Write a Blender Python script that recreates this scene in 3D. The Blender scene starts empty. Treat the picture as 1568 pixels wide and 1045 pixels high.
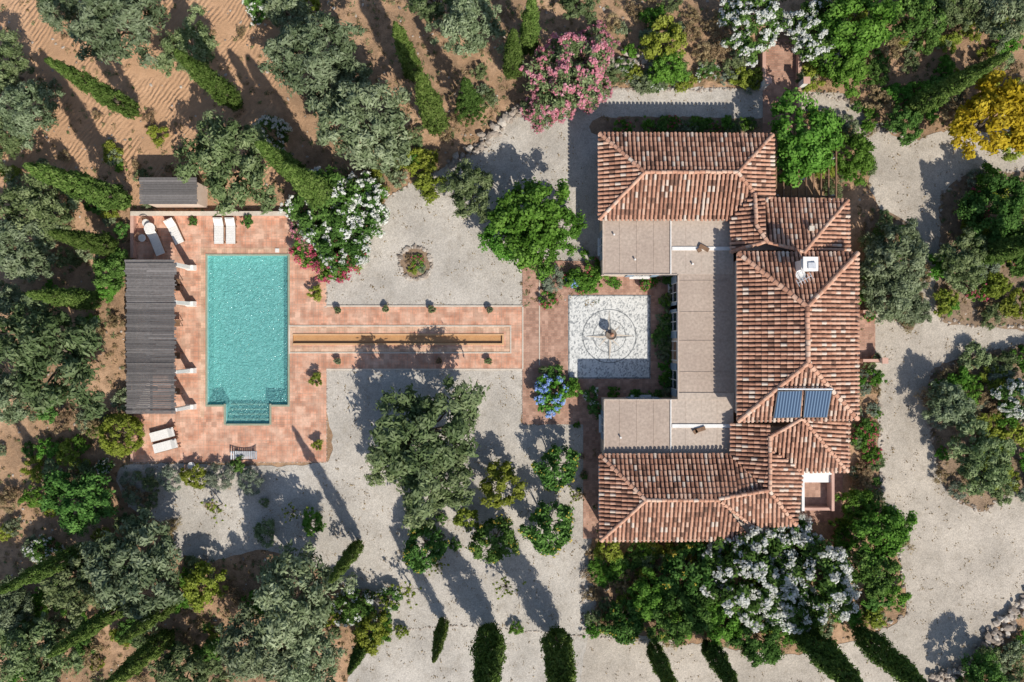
import bpy, math, random
import numpy as np
from mathutils import Vector, Matrix
random.seed(7)
RNG=np.random.default_rng(11)
H=61.0; S=0.05
def W(px,py,z=0.0):
    k=S*(1-z/H)
    return ((px-784)*k,(522.5-py)*k,z)
scene=bpy.context.scene
# ------------------------------------------------------------------ materials
def newmat(name):
    m=bpy.data.materials.new(name); m.use_nodes=True
    nt=m.node_tree; nt.nodes.clear()
    out=nt.nodes.new('ShaderNodeOutputMaterial')
    return m,nt,out
def node(nt,t,ins=None,**kw):
    n=nt.nodes.new(t)
    for k,v in kw.items(): setattr(n,k,v)
    if ins:
        for k,v in ins.items():
            s=n.inputs[k]
            if isinstance(v,bpy.types.NodeSocket): nt.links.new(v,s)
            else: s.default_value=v
    return n
def c4(c): return (c[0],c[1],c[2],1)
def ramp(nt,fac,stops):
    r=nt.nodes.new('ShaderNodeValToRGB'); nt.links.new(fac,r.inputs[0])
    el=r.color_ramp.elements
    while len(el)<len(stops): el.new(0.5)
    for e,(p,c) in zip(el,stops): e.position=p; e.color=c4(c)
    return r.outputs[0]
def mixc(nt,f,a,b,mode='MIX'):
    m=nt.nodes.new('ShaderNodeMix'); m.data_type='RGBA'; m.blend_type=mode
    for s,v in ((m.inputs[0],f),(m.inputs[6],a),(m.inputs[7],b)):
        if isinstance(v,bpy.types.NodeSocket): nt.links.new(v,s)
        else: s.default_value=v if isinstance(v,(int,float)) else c4(v)
    return m.outputs[2]
def coords(nt): return node(nt,'ShaderNodeNewGeometry').outputs['Position']
def noise(nt,co,scale,detail=4,rough=.6):
    return node(nt,'ShaderNodeTexNoise',{'Vector':co,'Scale':scale,'Detail':detail,'Roughness':rough}).outputs['Fac']
def bsdf(nt,out,col,rough=.85,bumpsrc=None,bs=.4,bd=.03,spec=.3,metal=0):
    p=node(nt,'ShaderNodeBsdfPrincipled',{'Roughness':rough,'Specular IOR Level':spec,'Metallic':metal})
    if isinstance(col,bpy.types.NodeSocket): nt.links.new(col,p.inputs['Base Color'])
    else: p.inputs['Base Color'].default_value=c4(col)
    if bumpsrc is not None:
        b=node(nt,'ShaderNodeBump',{'Strength':bs,'Distance':bd,'Height':bumpsrc})
        nt.links.new(b.outputs[0],p.inputs['Normal'])
    nt.links.new(p.outputs[0],out.inputs[0]); return p
def noisy(name,a,b,scale=3,rough=.85,bs=.4,bd=.02,fine=25,c=None):
    m,nt,out=newmat(name); co=coords(nt)
    n1=noise(nt,co,scale); n2=noise(nt,co,fine,3)
    col=ramp(nt,n1,[(.3,a),(.7,b)])
    g=ramp(nt,n2,[(.25,(.78,.78,.78)),(.75,(1.2,1.2,1.2))])
    col=mixc(nt,1.0,col,g,'MULTIPLY')
    bsdf(nt,out,col,rough,n2,bs,bd); return m
def soil():
    m,nt,out=newmat('dry_soil'); co=coords(nt)
    n1=noise(nt,co,.22,6,.65); n2=noise(nt,co,1.7,6,.75); n3=noise(nt,co,11,4,.7)
    col=ramp(nt,n1,[(.36,(.24,.155,.095)),(.5,(.42,.26,.155)),(.62,(.54,.35,.22))])
    col=mixc(nt,ramp(nt,n2,[(.44,(0,0,0)),(.66,(.75,.75,.75))]),col,(.155,.105,.065))
    col=mixc(nt,ramp(nt,n3,[(.5,(0,0,0)),(.75,(.6,.6,.6))]),col,(.56,.42,.28))
    mp=node(nt,'ShaderNodeMapping',{'Vector':co,'Rotation':(0,0,math.radians(38))})
    wv=node(nt,'ShaderNodeTexWave',{'Vector':mp.outputs[0],'Scale':1.0,'Distortion':9.0,'Detail':5,'Detail Scale':.28,'Detail Roughness':.62})
    sx=node(nt,'ShaderNodeSeparateXYZ',{0:co})
    mx=node(nt,'ShaderNodeMapRange',{'Value':sx.outputs[0],'From Min':-15.,'From Max':-20.}).outputs[0]
    my=node(nt,'ShaderNodeMapRange',{'Value':sx.outputs[1],'From Min':7.,'From Max':13.}).outputs[0]
    msk=node(nt,'ShaderNodeMath',{0:mx,1:my},operation='MULTIPLY').outputs[0]
    nb=ramp(nt,noise(nt,co,.45,5),[(.44,(0,0,0)),(.62,(1,1,1))])
    fw=node(nt,'ShaderNodeMath',{0:wv.outputs['Fac'],1:msk},operation='MULTIPLY').outputs[0]
    fw=node(nt,'ShaderNodeMath',{0:fw,1:nb},operation='MULTIPLY').outputs[0]
    col=mixc(nt,node(nt,'ShaderNodeMath',{0:msk,1:.5},operation='MULTIPLY').outputs[0],col,(.62,.37,.215))
    col=mixc(nt,node(nt,'ShaderNodeMath',{0:fw,1:.35},operation='MULTIPLY').outputs[0],col,(.36,.21,.12))
    hs=node(nt,'ShaderNodeMath',{0:fw,1:1.2},operation='MULTIPLY').outputs[0]
    h=node(nt,'ShaderNodeMath',{0:n3,1:hs},operation='ADD').outputs[0]
    h=node(nt,'ShaderNodeMath',{0:h,1:n2},operation='ADD').outputs[0]
    bsdf(nt,out,col,.95,h,.7,.08,.1); return m
def gravel(name,base):
    m,nt,out=newmat(name); co=coords(nt)
    n1=noise(nt,co,.25,6,.65); n2=noise(nt,co,1.3,6,.75); n4=noise(nt,co,9,3,.7)
    v=node(nt,'ShaderNodeTexVoronoi',{'Vector':co,'Scale':17.})
    a=[x*.78 for x in base]; b=[x*1.08 for x in base]
    col=ramp(nt,n1,[(.35,a),(.62,b)])
    col=mixc(nt,ramp(nt,n2,[(.5,(0,0,0)),(.75,(.55,.55,.55))]),col,(.25,.21,.16))
    bw=node(nt,'ShaderNodeRGBToBW',{0:v.outputs['Color']}).outputs[0]
    g=ramp(nt,bw,[(.1,(.80,.80,.80)),(.9,(1.15,1.14,1.12))])
    col=mixc(nt,1.,col,g,'MULTIPLY')
    g=ramp(nt,n4,[(.3,(.87,.86,.85)),(.7,(1.09,1.09,1.09))])
    col=mixc(nt,1.,col,g,'MULTIPLY')
    bsdf(nt,out,col,.95,n4,.5,.04,.1); return m
def tiles(name,c1,c2,c3,mortar,w,h,offset,rough=.75):
    m,nt,out=newmat(name); co=coords(nt)
    br=node(nt,'ShaderNodeTexBrick',{'Vector':co,'Color1':c4(c1),'Color2':c4(c2),'Mortar':c4(mortar),'Scale':1.,'Mortar Size':.022,'Mortar Smooth':.3,'Brick Width':w,'Row Height':h},offset=offset,offset_frequency=2)
    n1=noise(nt,co,.9,5); n2=noise(nt,co,7,5)
    col=mixc(nt,ramp(nt,n1,[(.42,(0,0,0)),(.62,(.75,.75,.75))]),br.outputs['Color'],c3)
    vo=node(nt,'ShaderNodeTexVoronoi',{'Vector':co,'Scale':1/w},distance='CHEBYCHEV',)
    vo.inputs['Randomness'].default_value=0
    bw=node(nt,'ShaderNodeRGBToBW',{0:vo.outputs['Color']}).outputs[0]
    g=ramp(nt,bw,[(.15,(.80,.77,.75)),(.85,(1.18,1.17,1.16))])
    col=mixc(nt,1.,col,g,'MULTIPLY')
    col=mixc(nt,ramp(nt,n2,[(.5,(0,0,0)),(.8,(.45,.45,.45))]),col,(.22,.14,.105))
    inv=node(nt,'ShaderNodeMath',{0:1.,1:br.outputs['Fac']},operation='SUBTRACT').outputs[0]
    bsdf(nt,out,col,rough,inv,.4,.01,.25); return m
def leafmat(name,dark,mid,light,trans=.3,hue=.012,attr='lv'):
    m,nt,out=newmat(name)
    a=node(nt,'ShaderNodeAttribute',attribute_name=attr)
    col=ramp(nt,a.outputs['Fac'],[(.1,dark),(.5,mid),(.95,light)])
    oi=node(nt,'ShaderNodeObjectInfo').outputs['Random']
    hv=node(nt,'ShaderNodeMapRange',{'Value':oi,'To Min':.5-hue,'To Max':.5+hue}).outputs[0]
    o2=node(nt,'ShaderNodeMath',{0:oi,1:7.13},operation='MULTIPLY').outputs[0]
    o2=node(nt,'ShaderNodeMath',{0:o2},operation='FRACT').outputs[0]
    vv=node(nt,'ShaderNodeMapRange',{'Value':o2,'To Min':.78,'To Max':1.2}).outputs[0]
    hs=node(nt,'ShaderNodeHueSaturation',{'Hue':hv,'Value':vv,'Color':col}).outputs[0]
    p=node(nt,'ShaderNodeBsdfDiffuse',{'Color':hs})
    t=node(nt,'ShaderNodeBsdfTranslucent',{'Color':hs})
    mx=node(nt,'ShaderNodeMixShader',{0:trans,1:p.outputs[0],2:t.outputs[0]})
    nt.links.new(mx.outputs[0],out.inputs[0]); return m
def attrmat(name,stops,rough=.8,scale=8,bs=.2,metal=0):
    m,nt,out=newmat(name); co=coords(nt)
    a=node(nt,'ShaderNodeAttribute',attribute_name='lv')
    n=noise(nt,co,scale,4)
    f=node(nt,'ShaderNodeMath',{0:n,1:.6},operation='MULTIPLY_ADD'); f.inputs[2].default_value=-.3
    f=node(nt,'ShaderNodeMath',{0:a.outputs['Fac'],1:f.outputs[0]},operation='ADD').outputs[0]
    col=ramp(nt,f,stops)
    bsdf(nt,out,col,rough,n,bs,.02,.25,metal); return m
M={}
M['soil']=soil()
M['gravel']=gravel('pale_gravel',(.50,.465,.415))
M['drive']=gravel('drive_gravel',(.485,.435,.37))
M['bed']=noisy('garden_bed_soil',(.17,.12,.08),(.34,.24,.16),1.2,.95,.8,.06,9)
M['deck']=tiles('terracotta_paving',(.60,.315,.21),(.51,.255,.165),(.64,.43,.32),(.40,.27,.2),.40,.40,0)
M['brick']=tiles('brick_paving',(.43,.235,.165),(.36,.19,.135),(.47,.30,.225),(.28,.2,.15),.24,.12,.5)
M['ochre']=noisy('ochre_channel',(.42,.225,.10),(.50,.285,.13),2,.5,.1,.01)
M['ochre2']=noisy('ochre_kerb',(.52,.31,.16),(.60,.37,.2),3,.7,.2,.01)
M['stone']=noisy('pale_stone_trim',(.5,.43,.35),(.62,.55,.46),3,.8,.3,.01)
M['render']=noisy('wall_render',(.58,.46,.37),(.68,.56,.46),.8,.9,.3,.01)
M['white']=noisy('white_paint',(.70,.68,.64),(.8,.78,.75),1.2,.7,.2,.005)
M['pinkwall']=noisy('pink_wall',(.5,.3,.23),(.6,.38,.3),1.2,.85,.3,.01)
M['flat']=noisy('roof_membrane',(.37,.29,.235),(.43,.345,.28),.5,.8,.3,.01,5)
M['flat2']=noisy('roof_membrane_pale',(.42,.345,.285),(.48,.40,.33),.5,.8,.3,.01,5)
M['rtile']=attrmat('roof_tile',[(0.0,(.15,.083,.058)),(.28,(.33,.165,.108)),(.55,(.50,.27,.18)),(.8,(.59,.385,.28)),(1,(.60,.49,.40))],.85,4)
M['rpan']=noisy('roof_pan',(.07,.042,.032),(.13,.075,.055),2,.9)
M['cloth']=noisy('lounger_canvas',(.66,.64,.6),(.76,.74,.7),4,.9,.2,.005)
M['wood']=attrmat('weathered_wood',[(0,(.07,.065,.065)),(.5,(.135,.125,.12)),(1,(.25,.23,.22))],.9,6)
M['brown']=noisy('brown_wood',(.16,.09,.05),(.25,.15,.09),4,.7)
M['dark']=noisy('dark_metal',(.03,.03,.035),(.05,.05,.055),4,.5)
M['metal']=noisy('galvanised_metal',(.45,.46,.48),(.6,.62,.64),4,.35)
M['shutter']=noisy('blue_grey_shutter',(.22,.3,.38),(.28,.36,.44),4,.6)
M['glass']=noisy('window_glass',(.02,.03,.04),(.04,.05,.06),1,.08,0,.001)
M['pot']=noisy('terracotta_pot',(.40,.2,.12),(.5,.27,.17),6,.8)
M['bark']=noisy('tree_bark',(.10,.075,.055),(.2,.16,.12),5,.95,.8,.03)
M['rock']=attrmat('field_stone',[(0,(.19,.155,.125)),(.5,(.34,.285,.235)),(1,(.5,.45,.39))],.95,5,.5)
M['tan']=tiles('border_paving',(.60,.38,.26),(.55,.33,.22),(.62,.45,.33),(.42,.3,.2),.40,.40,0)
def mosaic(name,c1,c2):
    m,nt,out=newmat(name); co=coords(nt)
    v=node(nt,'ShaderNodeTexVoronoi',{'Vector':co,'Scale':9.})
    bw=node(nt,'ShaderNodeRGBToBW',{0:v.outputs['Color']}).outputs[0]
    col=ramp(nt,bw,[(.15,c1),(.5,c2),(.8,[x*1.12 for x in c2])])
    bsdf(nt,out,col,.7,v.outputs['Distance'],.5,.03); return m
M['mosw']=mosaic('white_pebble',(.27,.28,.28),(.60,.60,.57))
M['mosd']=mosaic('grey_pebble',(.10,.11,.11),(.24,.25,.25))
def poolfloor():
    m,nt,out=newmat('pool_plaster'); co=coords(nt)
    v=node(nt,'ShaderNodeTexVoronoi',{'Vector':co,'Scale':5.})
    bw=node(nt,'ShaderNodeRGBToBW',{0:v.outputs['Color']}).outputs[0]
    col=ramp(nt,bw,[(.1,(.34,.64,.60)),(.9,(.52,.78,.74))])
    bsdf(nt,out,col,.8); return m
M['pool']=poolfloor()
def water():
    m,nt,out=newmat('pool_water'); co=coords(nt)
    nn=node(nt,'ShaderNodeTexNoise',{'Vector':co,'Scale':3.2,'Detail':3.,'Roughness':.6,'Distortion':1.4}).outputs['Fac']
    b=node(nt,'ShaderNodeBump',{'Strength':1.0,'Distance':.55,'Height':nn})
    p=node(nt,'ShaderNodeBsdfPrincipled',{'Base Color':(.22,.56,.55,1),'Roughness':.1,'Normal':b.outputs[0]})
    t=node(nt,'ShaderNodeBsdfTransparent',{'Color':(.72,.96,.95,1)})
    mx=node(nt,'ShaderNodeMixShader',{0:.5,1:t.outputs[0],2:p.outputs[0]})
    nt.links.new(mx.outputs[0],out.inputs[0]); return m
M['water']=water()
def solar():
    m,nt,out=newmat('solar_cells'); co=coords(nt)
    wv=node(nt,'ShaderNodeTexWave',{'Vector':co,'Scale':1.6,'Distortion':0.},bands_direction='X')
    col=ramp(nt,wv.outputs['Fac'],[(.1,(.025,.05,.10)),(.7,(.05,.10,.18)),(.97,(.14,.21,.30))])
    bsdf(nt,out,col,.6,spec=.1); return m
M['solar']=solar()
LM={}
LM['olive']=leafmat('olive_leaves',(.055,.085,.028),(.135,.185,.075),(.285,.34,.17),.22)
LM['olive2']=leafmat('olive_leaves_grey',(.065,.093,.04),(.165,.21,.11),(.33,.38,.235),.22)
LM['cyp']=leafmat('cypress_leaves',(.032,.055,.012),(.08,.13,.028),(.16,.215,.06),.12)
LM['green']=leafmat('bright_leaves',(.04,.10,.012),(.10,.225,.032),(.21,.39,.075),.33)
LM['dgreen']=leafmat('citrus_leaves',(.03,.068,.014),(.075,.155,.034),(.16,.28,.07),.25)
LM['yg']=leafmat('yellow_green_leaves',(.10,.125,.015),(.21,.265,.036),(.35,.40,.085),.33)
LM['dry']=leafmat('dry_leaves',(.14,.10,.05),(.28,.205,.11),(.45,.36,.21),.25)
LM['grey']=leafmat('lavender_leaves',(.09,.12,.075),(.19,.23,.16),(.33,.38,.28),.2)
LM['yellow']=leafmat('autumn_leaves',(.22,.18,.012),(.50,.39,.025),(.68,.56,.06),.33)
LM['pinkf']=leafmat('pink_flowers',(.42,.13,.17),(.62,.25,.31),(.75,.43,.48),.3,.005)
LM['whitef']=leafmat('white_flowers',(.5,.52,.43),(.72,.73,.67),(.84,.84,.80),.3,.003)
LM['redf']=leafmat('red_flowers',(.38,.05,.08),(.58,.11,.16),(.65,.26,.3),.3,.005)
LM['bluef']=leafmat('blue_flowers',(.14,.24,.5),(.24,.38,.66),(.45,.56,.8),.3,.005)
LM['orange']=leafmat('orange_fruit',(.5,.36,.05),(.6,.46,.08),(.65,.55,.14),.1,.005)
# ------------------------------------------------------------------ mesh builder
class MB:
    def __init__(s,mats): s.v=[];s.f=[];s.m=[];s.a=[];s.mats=mats
    def add(s,vs,fs,mi=0,val=.5):
        o=len(s.v); s.v.extend([tuple(p) for p in vs]); s.f.extend([tuple(i+o for i in q) for q in fs])
        s.m.extend([mi]*len(fs)); s.a.extend([val]*len(fs))
    def addnp(s,V,F,mi,vals):
        o=len(s.v); s.v.extend(V.tolist()); s.f.extend((F+o).tolist()); s.m.extend([mi]*len(F)); s.a.extend(vals.tolist())
    def box(s,c,d,rz=0,mi=0,val=.5,rx=0,ry=0,taper=1):
        R=Matrix.Rotation(rz,3,'Z')@Matrix.Rotation(ry,3,'Y')@Matrix.Rotation(rx,3,'X')
        vs=[]
        for z in (-.5,.5):
            k=1 if z<0 else taper
            for x,y in ((-.5,-.5),(.5,-.5),(.5,.5),(-.5,.5)):
                vs.append(Vector(c)+R@Vector((x*d[0]*k,y*d[1]*k,z*d[2])))
        s.add(vs,[(3,2,1,0),(4,5,6,7),(0,1,5,4),(1,2,6,5),(2,3,7,6),(3,0,4,7)],mi,val)
    def tube(s,pts,rad,seg=6,mi=0,val=.5):
        vs=[];fs=[]
        for i,p in enumerate(pts):
            p=Vector(p); a=Vector(pts[max(i-1,0)]); b=Vector(pts[min(i+1,len(pts)-1)])
            d=(b-a).normalized(); u=d.orthogonal().normalized(); w=d.cross(u)
            for k in range(seg):
                t=2*math.pi*k/seg; vs.append(p+(u*math.cos(t)+w*math.sin(t))*rad[i])
        for i in range(len(pts)-1):
            for k in range(seg):
                fs.append((i*seg+k,i*seg+(k+1)%seg,(i+1)*seg+(k+1)%seg,(i+1)*seg+k))
        fs.append(tuple(range(seg))[::-1]); fs.append(tuple((len(pts)-1)*seg+k for k in range(seg)))
        s.add(vs,fs,mi,val)
    def lathe(s,prof,c,seg=16,mi=0,val=.5):
        vs=[];fs=[]
        for r,z in prof:
            for k in range(seg):
                t=2*math.pi*k/seg; vs.append((c[0]+r*math.cos(t),c[1]+r*math.sin(t),c[2]+z))
        for i in range(len(prof)-1):
            for k in range(seg): fs.append((i*seg+k,i*seg+(k+1)%seg,(i+1)*seg+(k+1)%seg,(i+1)*seg+k))
        s.add(vs,fs,mi,val)
    def mesh(s,name):
        me=bpy.data.meshes.new(name); me.from_pydata(s.v,[],s.f)
        for m in s.mats: me.materials.append(m)
        me.polygons.foreach_set('material_index',s.m)
        at=me.attributes.new('lv','FLOAT','FACE'); at.data.foreach_set('value',[float(x) for x in s.a])
        me.update(); return me
    def obj(s,name,parent=None,loc=None):
        o=bpy.data.objects.new(name,s.mesh(name)); scene.collection.objects.link(o)
        if parent: o.parent=parent
        if loc: o.location=loc
        return o
def empty(name,loc=(0,0,0)):
    e=bpy.data.objects.new(name,None); e.empty_display_size=.3; scene.collection.objects.link(e); return e
def sheet(name,rects,holes,z,mat,parent=None):
    xs=sorted({r[i] for r in rects+holes for i in (0,2)}); ys=sorted({r[i] for r in rects+holes for i in (1,3)})
    b=MB([mat]); idx={}
    def vid(i,j):
        if (i,j) not in idx: idx[(i,j)]=len(b.v); b.v.append(W(xs[i],ys[j])[:2]+(z,))
        return idx[(i,j)]
    for i in range(len(xs)-1):
        for j in range(len(ys)-1):
            cx=(xs[i]+xs[i+1])/2; cy=(ys[j]+ys[j+1])/2
            ins=lambda r:r[0]<cx<r[2] and r[1]<cy<r[3]
            if any(ins(r) for r in rects) and not any(ins(r) for r in holes):
                b.f.append((vid(i,j+1),vid(i+1,j+1),vid(i+1,j),vid(i,j))); b.m.append(0); b.a.append(.5)
    return b.obj(name,parent)
def crom(pts,n=6,jit=0):
    out=[];L=len(pts)
    for i in range(L):
        p0,p1,p2,p3=[np.array(pts[(i+k-1)%L],float) for k in range(4)]
        m=max(2,int(np.linalg.norm(p2-p1)/n))
        for k in range(m):
            t=k/m
            q=.5*((2*p1)+(-p0+p2)*t+(2*p0-5*p1+4*p2-p3)*t*t+(-p0+3*p1-3*p2+p3)*t**3)
            lin=p1+(p2-p1)*t
            q=q*.6+lin*.4 if jit else lin
            if jit: q=q+RNG.normal(0,jit,2)
            out.append(tuple(q))
    return out
def poly(name,pts,z,mat,jit=1.2):
    q=crom(pts,7,jit); b=MB([mat]); vs=[W(x,y)[:2]+(z,) for x,y in q]
    a=sum(vs[i][0]*vs[(i+1)%len(vs)][1]-vs[(i+1)%len(vs)][0]*vs[i][1] for i in range(len(vs)))
    if a<0: vs=vs[::-1]
    b.add(vs,[tuple(range(len(vs)))]); return b.obj(name)
def inpoly(x,y,P):
    c=False;j=len(P)-1
    for i in range(len(P)):
        if (P[i][1]>y)!=(P[j][1]>y) and x<(P[j][0]-P[i][0])*(y-P[i][1])/(P[j][1]-P[i][1])+P[i][0]: c=not c
        j=i
    return c
# ------------------------------------------------------------------ ground layers
POOL=(318,392,441,620); STEP=(346,620,413,649); RILL=(449,514,769,526)
holes=[POOL,STEP,RILL]
sheet('ground',[(-8000,-8000,9500,9000)],holes,0,M['soil'])
G1=[(500,470),(500,428),(548,402),(572,350),(592,305),(632,280),(690,252),(735,230),(752,205),(785,178),(820,165),(870,160),(902,142),(925,135),(1165,137),(1165,182),(925,180),(918,212),(918,340),(925,400),(800,400),(800,470)]
G2=[(192,712),(500,708),(500,565),(800,565),(800,650),(912,650),(905,830),(905,1100),(530,1100),(548,1010),(580,970),(575,930),(530,900),(470,862),(400,842),(330,858),(275,848),(245,800),(195,775)]
G3=[(905,972),(1060,985),(1210,1003),(1330,975),(1388,940),(1378,860),(1352,760),(1345,680),(1345,600),(1328,560),(1322,470),(1345,420),(1350,330),(1332,290),(1330,240),(1300,190),(1225,168),(1225,142),(1300,148),(1345,196),(1400,216),(1440,203),(1620,205),(1640,900),(1550,935),(1500,1000),(1420,1045),(1370,1080),(1100,1110),(900,1110)]
poly('gravel_court',G1,.02,M['gravel'],.9); poly('gravel_garden_path',G2,.021,M['gravel'],.9); poly('gravel_driveway',G3,.024,M['drive'],1.4)
B1=[(1426,570),(1470,548),(1540,532),(1620,535),(1640,770),(1568,752),(1530,765),(1505,784),(1465,768),(1440,735),(1424,650)]
B2=[(1440,300),(1480,268),(1560,262),(1640,262),(1640,498),(1500,500),(1440,492),(1432,440),(1440,370)]
B3=[(1325,335),(1360,325),(1405,355),(1412,430),(1398,505),(1370,490),(1345,478),(1325,460)]
poly('island_bed',B1,.03,M['bed']); poly('island_bed',B2,.03,M['bed']); poly('garden_bed',B3,.03,M['bed'])
poly('hedge_bed',[(920,180),(1165,182),(1165,210),(920,210)],.03,M['bed'])
poly('round_bed',[(636+24*math.cos(t*math.pi/6),403+24*math.sin(t*math.pi/6)) for t in range(12)],.03,M['bed'],.3)
DECK=[(205,330,500,708),(500,470,800,565)]; COURT=[(800,400,1045,650),(893,650,926,825),(1168,60,1218,205),(1298,470,1340,560),(1228,722,1290,800)]
sheet('terracotta_deck',DECK,holes,.06,M['deck']); sheet('courtyard_paving',COURT,[],.055,M['brick'])
sheet('deck_border_paving',[(442,499,782,541),(306,380,313,640),(306,380,455,386)],[(449,508,775,532)],.066,M['tan'])
pool=empty('swimming_pool')
b=MB([M['pool'],M['stone']])
x0,y0,_=W(POOL[0],POOL[3]); x1,y1,_=W(POOL[2],POOL[1]); sx0,sy0,_=W(STEP[0],STEP[3]); sx1,_,_=W(STEP[2],0)
D=-1.25
def quad(b,p,mi=0,val=.5): b.add(p,[(0,1,2,3)],mi,val)
quad(b,[(x0,y0,D),(x1,y0,D),(x1,y1,D),(x0,y1,D)])
T=.058
for a,c in (((x0,y0),(sx0,y0)),((sx1,y0),(x1,y0)),((x1,y0),(x1,y1)),((x1,y1),(x0,y1)),((x0,y1),(x0,y0))):
    quad(b,[(a[0],a[1],D),(c[0],c[1],D),(c[0],c[1],T),(a[0],a[1],T)])
for a,c in (((sx0,y0),(sx0,sy0)),((sx0,sy0),(sx1,sy0)),((sx1,sy0),(sx1,y0))):
    quad(b,[(a[0],a[1],D),(c[0],c[1],D),(c[0],c[1],T),(a[0],a[1],T)])
n=4
for i in range(n):
    ya=sy0+(y0-sy0)*i/n; yb=sy0+(y0-sy0)*(i+1)/n; z=-.22-.25*i
    quad(b,[(sx0,ya,z),(sx1,ya,z),(sx1,yb,z),(sx0,yb,z)])
    quad(b,[(sx0,yb,z),(sx1,yb,z),(sx1,yb,z-.25),(sx0,yb,z-.25)])
    b.box(((sx0+sx1)/2,yb-.05,z+.012),(sx1-sx0-.02,.11,.02),mi=1)
b.obj('basin',pool)
b=MB([M['water']])
quad(b,[(x0,y0,-.12),(x1,y0,-.12),(x1,y1,-.12),(x0,y1,-.12)]); quad(b,[(sx0,sy0,-.121),(sx1,sy0,-.121),(sx1,y0,-.121),(sx0,y0,-.121)])
b.obj('water_surface',pool)
b=MB([noisy('pool_coping_stone',(.24,.28,.2),(.32,.35,.26),3)])
cw=.14
b.box(((x0-cw/2),(y0+y1)/2,.07),(cw,y1-y0+2*cw,.06)); b.box((x1+cw/2,(y0+y1)/2,.07),(cw,y1-y0+2*cw,.06))
b.box(((x0+x1)/2,y1+cw/2,.07),(x1-x0-.004,cw,.06))
b.box(((x0+sx0)/2-cw/2,y0-cw/2,.07),(sx0-x0-cw-.004,cw,.06)); b.box(((x1+sx1)/2+cw/2,y0-cw/2,.07),(x1-sx1-cw-.004,cw,.06))
b.box((sx0-cw/2,(y0+sy0)/2,.071),(cw,y0-sy0+cw,.06)); b.box((sx1+cw/2,(y0+sy0)/2,.071),(cw,y0-sy0+cw,.06)); b.box(((sx0+sx1)/2,sy0-cw/2,.069),(sx1-sx0-.004,cw,.06))
b.obj('coping',pool)
rill=empty('water_channel')
b=MB([M['ochre'],M['stone'],M['ochre2']])
rx0,ry0,_=W(RILL[0],RILL[3]); rx1,ry1,_=W(RILL[2],RILL[1])
quad(b,[(rx0,ry0,-.1),(rx1,ry0,-.1),(rx1,ry1,-.1),(rx0,ry1,-.1)])
for a,c in (((rx0,ry0),(rx1,ry0)),((rx1,ry0),(rx1,ry1)),((rx1,ry1),(rx0,ry1)),((rx0,ry1),(rx0,ry0))):
    quad(b,[(a[0],a[1],-.1),(c[0],c[1],-.1),(c[0],c[1],.09),(a[0],a[1],.09)])
w=.13
b.box(((rx0+rx1)/2,ry1+w/2,.09),(rx1-rx0,w,.06),mi=2); b.box(((rx0+rx1)/2,ry0-w/2,.09),(rx1-rx0,w,.06),mi=2)
b.box((rx1+w/2,(ry0+ry1)/2,.092),(w,ry1-ry0+2*w,.06),mi=2)
def strip(b,p0,p1,w,h,z,mi=0,val=.5):
    a=Vector(W(*p0)); c=Vector(W(*p1)); d=c-a
    b.box(((a.x+c.x)/2,(a.y+c.y)/2,z),(d.length,w,h),rz=math.atan2(d.y,d.x),mi=mi,val=val)
for y in (499.5,540.5): strip(b,(443,y),(781,y),.1,.04,.085,1)
strip(b,(782,498.5),(782,541.5),.1,.041,.085,1)
strip(b,(443.5,498),(443.5,542),.12,.05,.09,1)
b.obj('channel',rill)
b=MB([M['stone']])
strip(b,(800.5,470),(800.5,565),.1,.05,.08); strip(b,(826,405),(826,560),.08,.03,.07)
strip(b,(500,566),(800,566),.12,.05,.06); strip(b,(500,469),(800,469),.12,.05,.06)
b.obj('paving_trim')
mos=empty('pebble_mosaic')
b=MB([M['mosw'],M['mosd'],M['stone']])
mc=W(933,515)
a=W(870,580); c=W(996,452)
quad(b,[(a[0],a[1],.062),(c[0],a[1],.062),(c[0],c[1],.062),(a[0],c[1],.062)])
def ring(b,r0,r1,z,mi,seg=64):
    vs=[];fs=[]
    for k in range(seg):
        t=2*math.pi*k/seg
        vs+= [(mc[0]+r0*math.cos(t),mc[1]+r0*math.sin(t),z),(mc[0]+r1*math.cos(t),mc[1]+r1*math.sin(t),z)]
    for k in range(seg):
        j=(k+1)%seg; fs.append((2*k,2*k+1,2*j+1,2*j))
    b.add(vs,fs,mi)
ring(b,2.0,2.08,.068,1); ring(b,1.22,1.27,.068,1); ring(b,.55,.60,.068,1)
for k in range(8):
    t=math.pi/4*k; L=1.95 if k%2==0 else 1.18; q=.30 if k%2==0 else .2
    p=lambda r,an:(mc[0]+r*math.cos(an),mc[1]+r*math.sin(an),.074)
    b.add([p(.15,t),p(.55,t-q),p(L,t),],[(0,1,2)],1 if k%2==0 else 2)
    if k%2==0: b.add([p(.15,t),p(L,t),p(.55,t+q)],[(0,1,2)],2)
for (p0,p1) in (((871,453),(995,453)),((871,579),(995,579)),((871,453),(871,579)),((995,453),(995,579))): strip(b,p0,p1,.1,.02,.066,1)
b.obj('pebbles',mos)
ft=MB([M['rock'],M['pot'],M['water']])
ft.lathe([(.0,0),(.34,0),(.36,.08),(.2,.14),(.13,.3),(.11,.6),(.16,.72),(.36,.82),(.40,.93),(.36,.94),(.28,.86),(0,.84)],(0,0,0),20,0,.1)
ft.lathe([(.1,.84),(.07,1.0),(.13,1.1),(.17,1.2),(.1,1.32),(.04,1.42),(0,1.44)],(0,0,0),12,1)
ft.obj('courtyard_fountain',loc=(W(934,513)[0],W(934,513)[1],.06))
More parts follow.
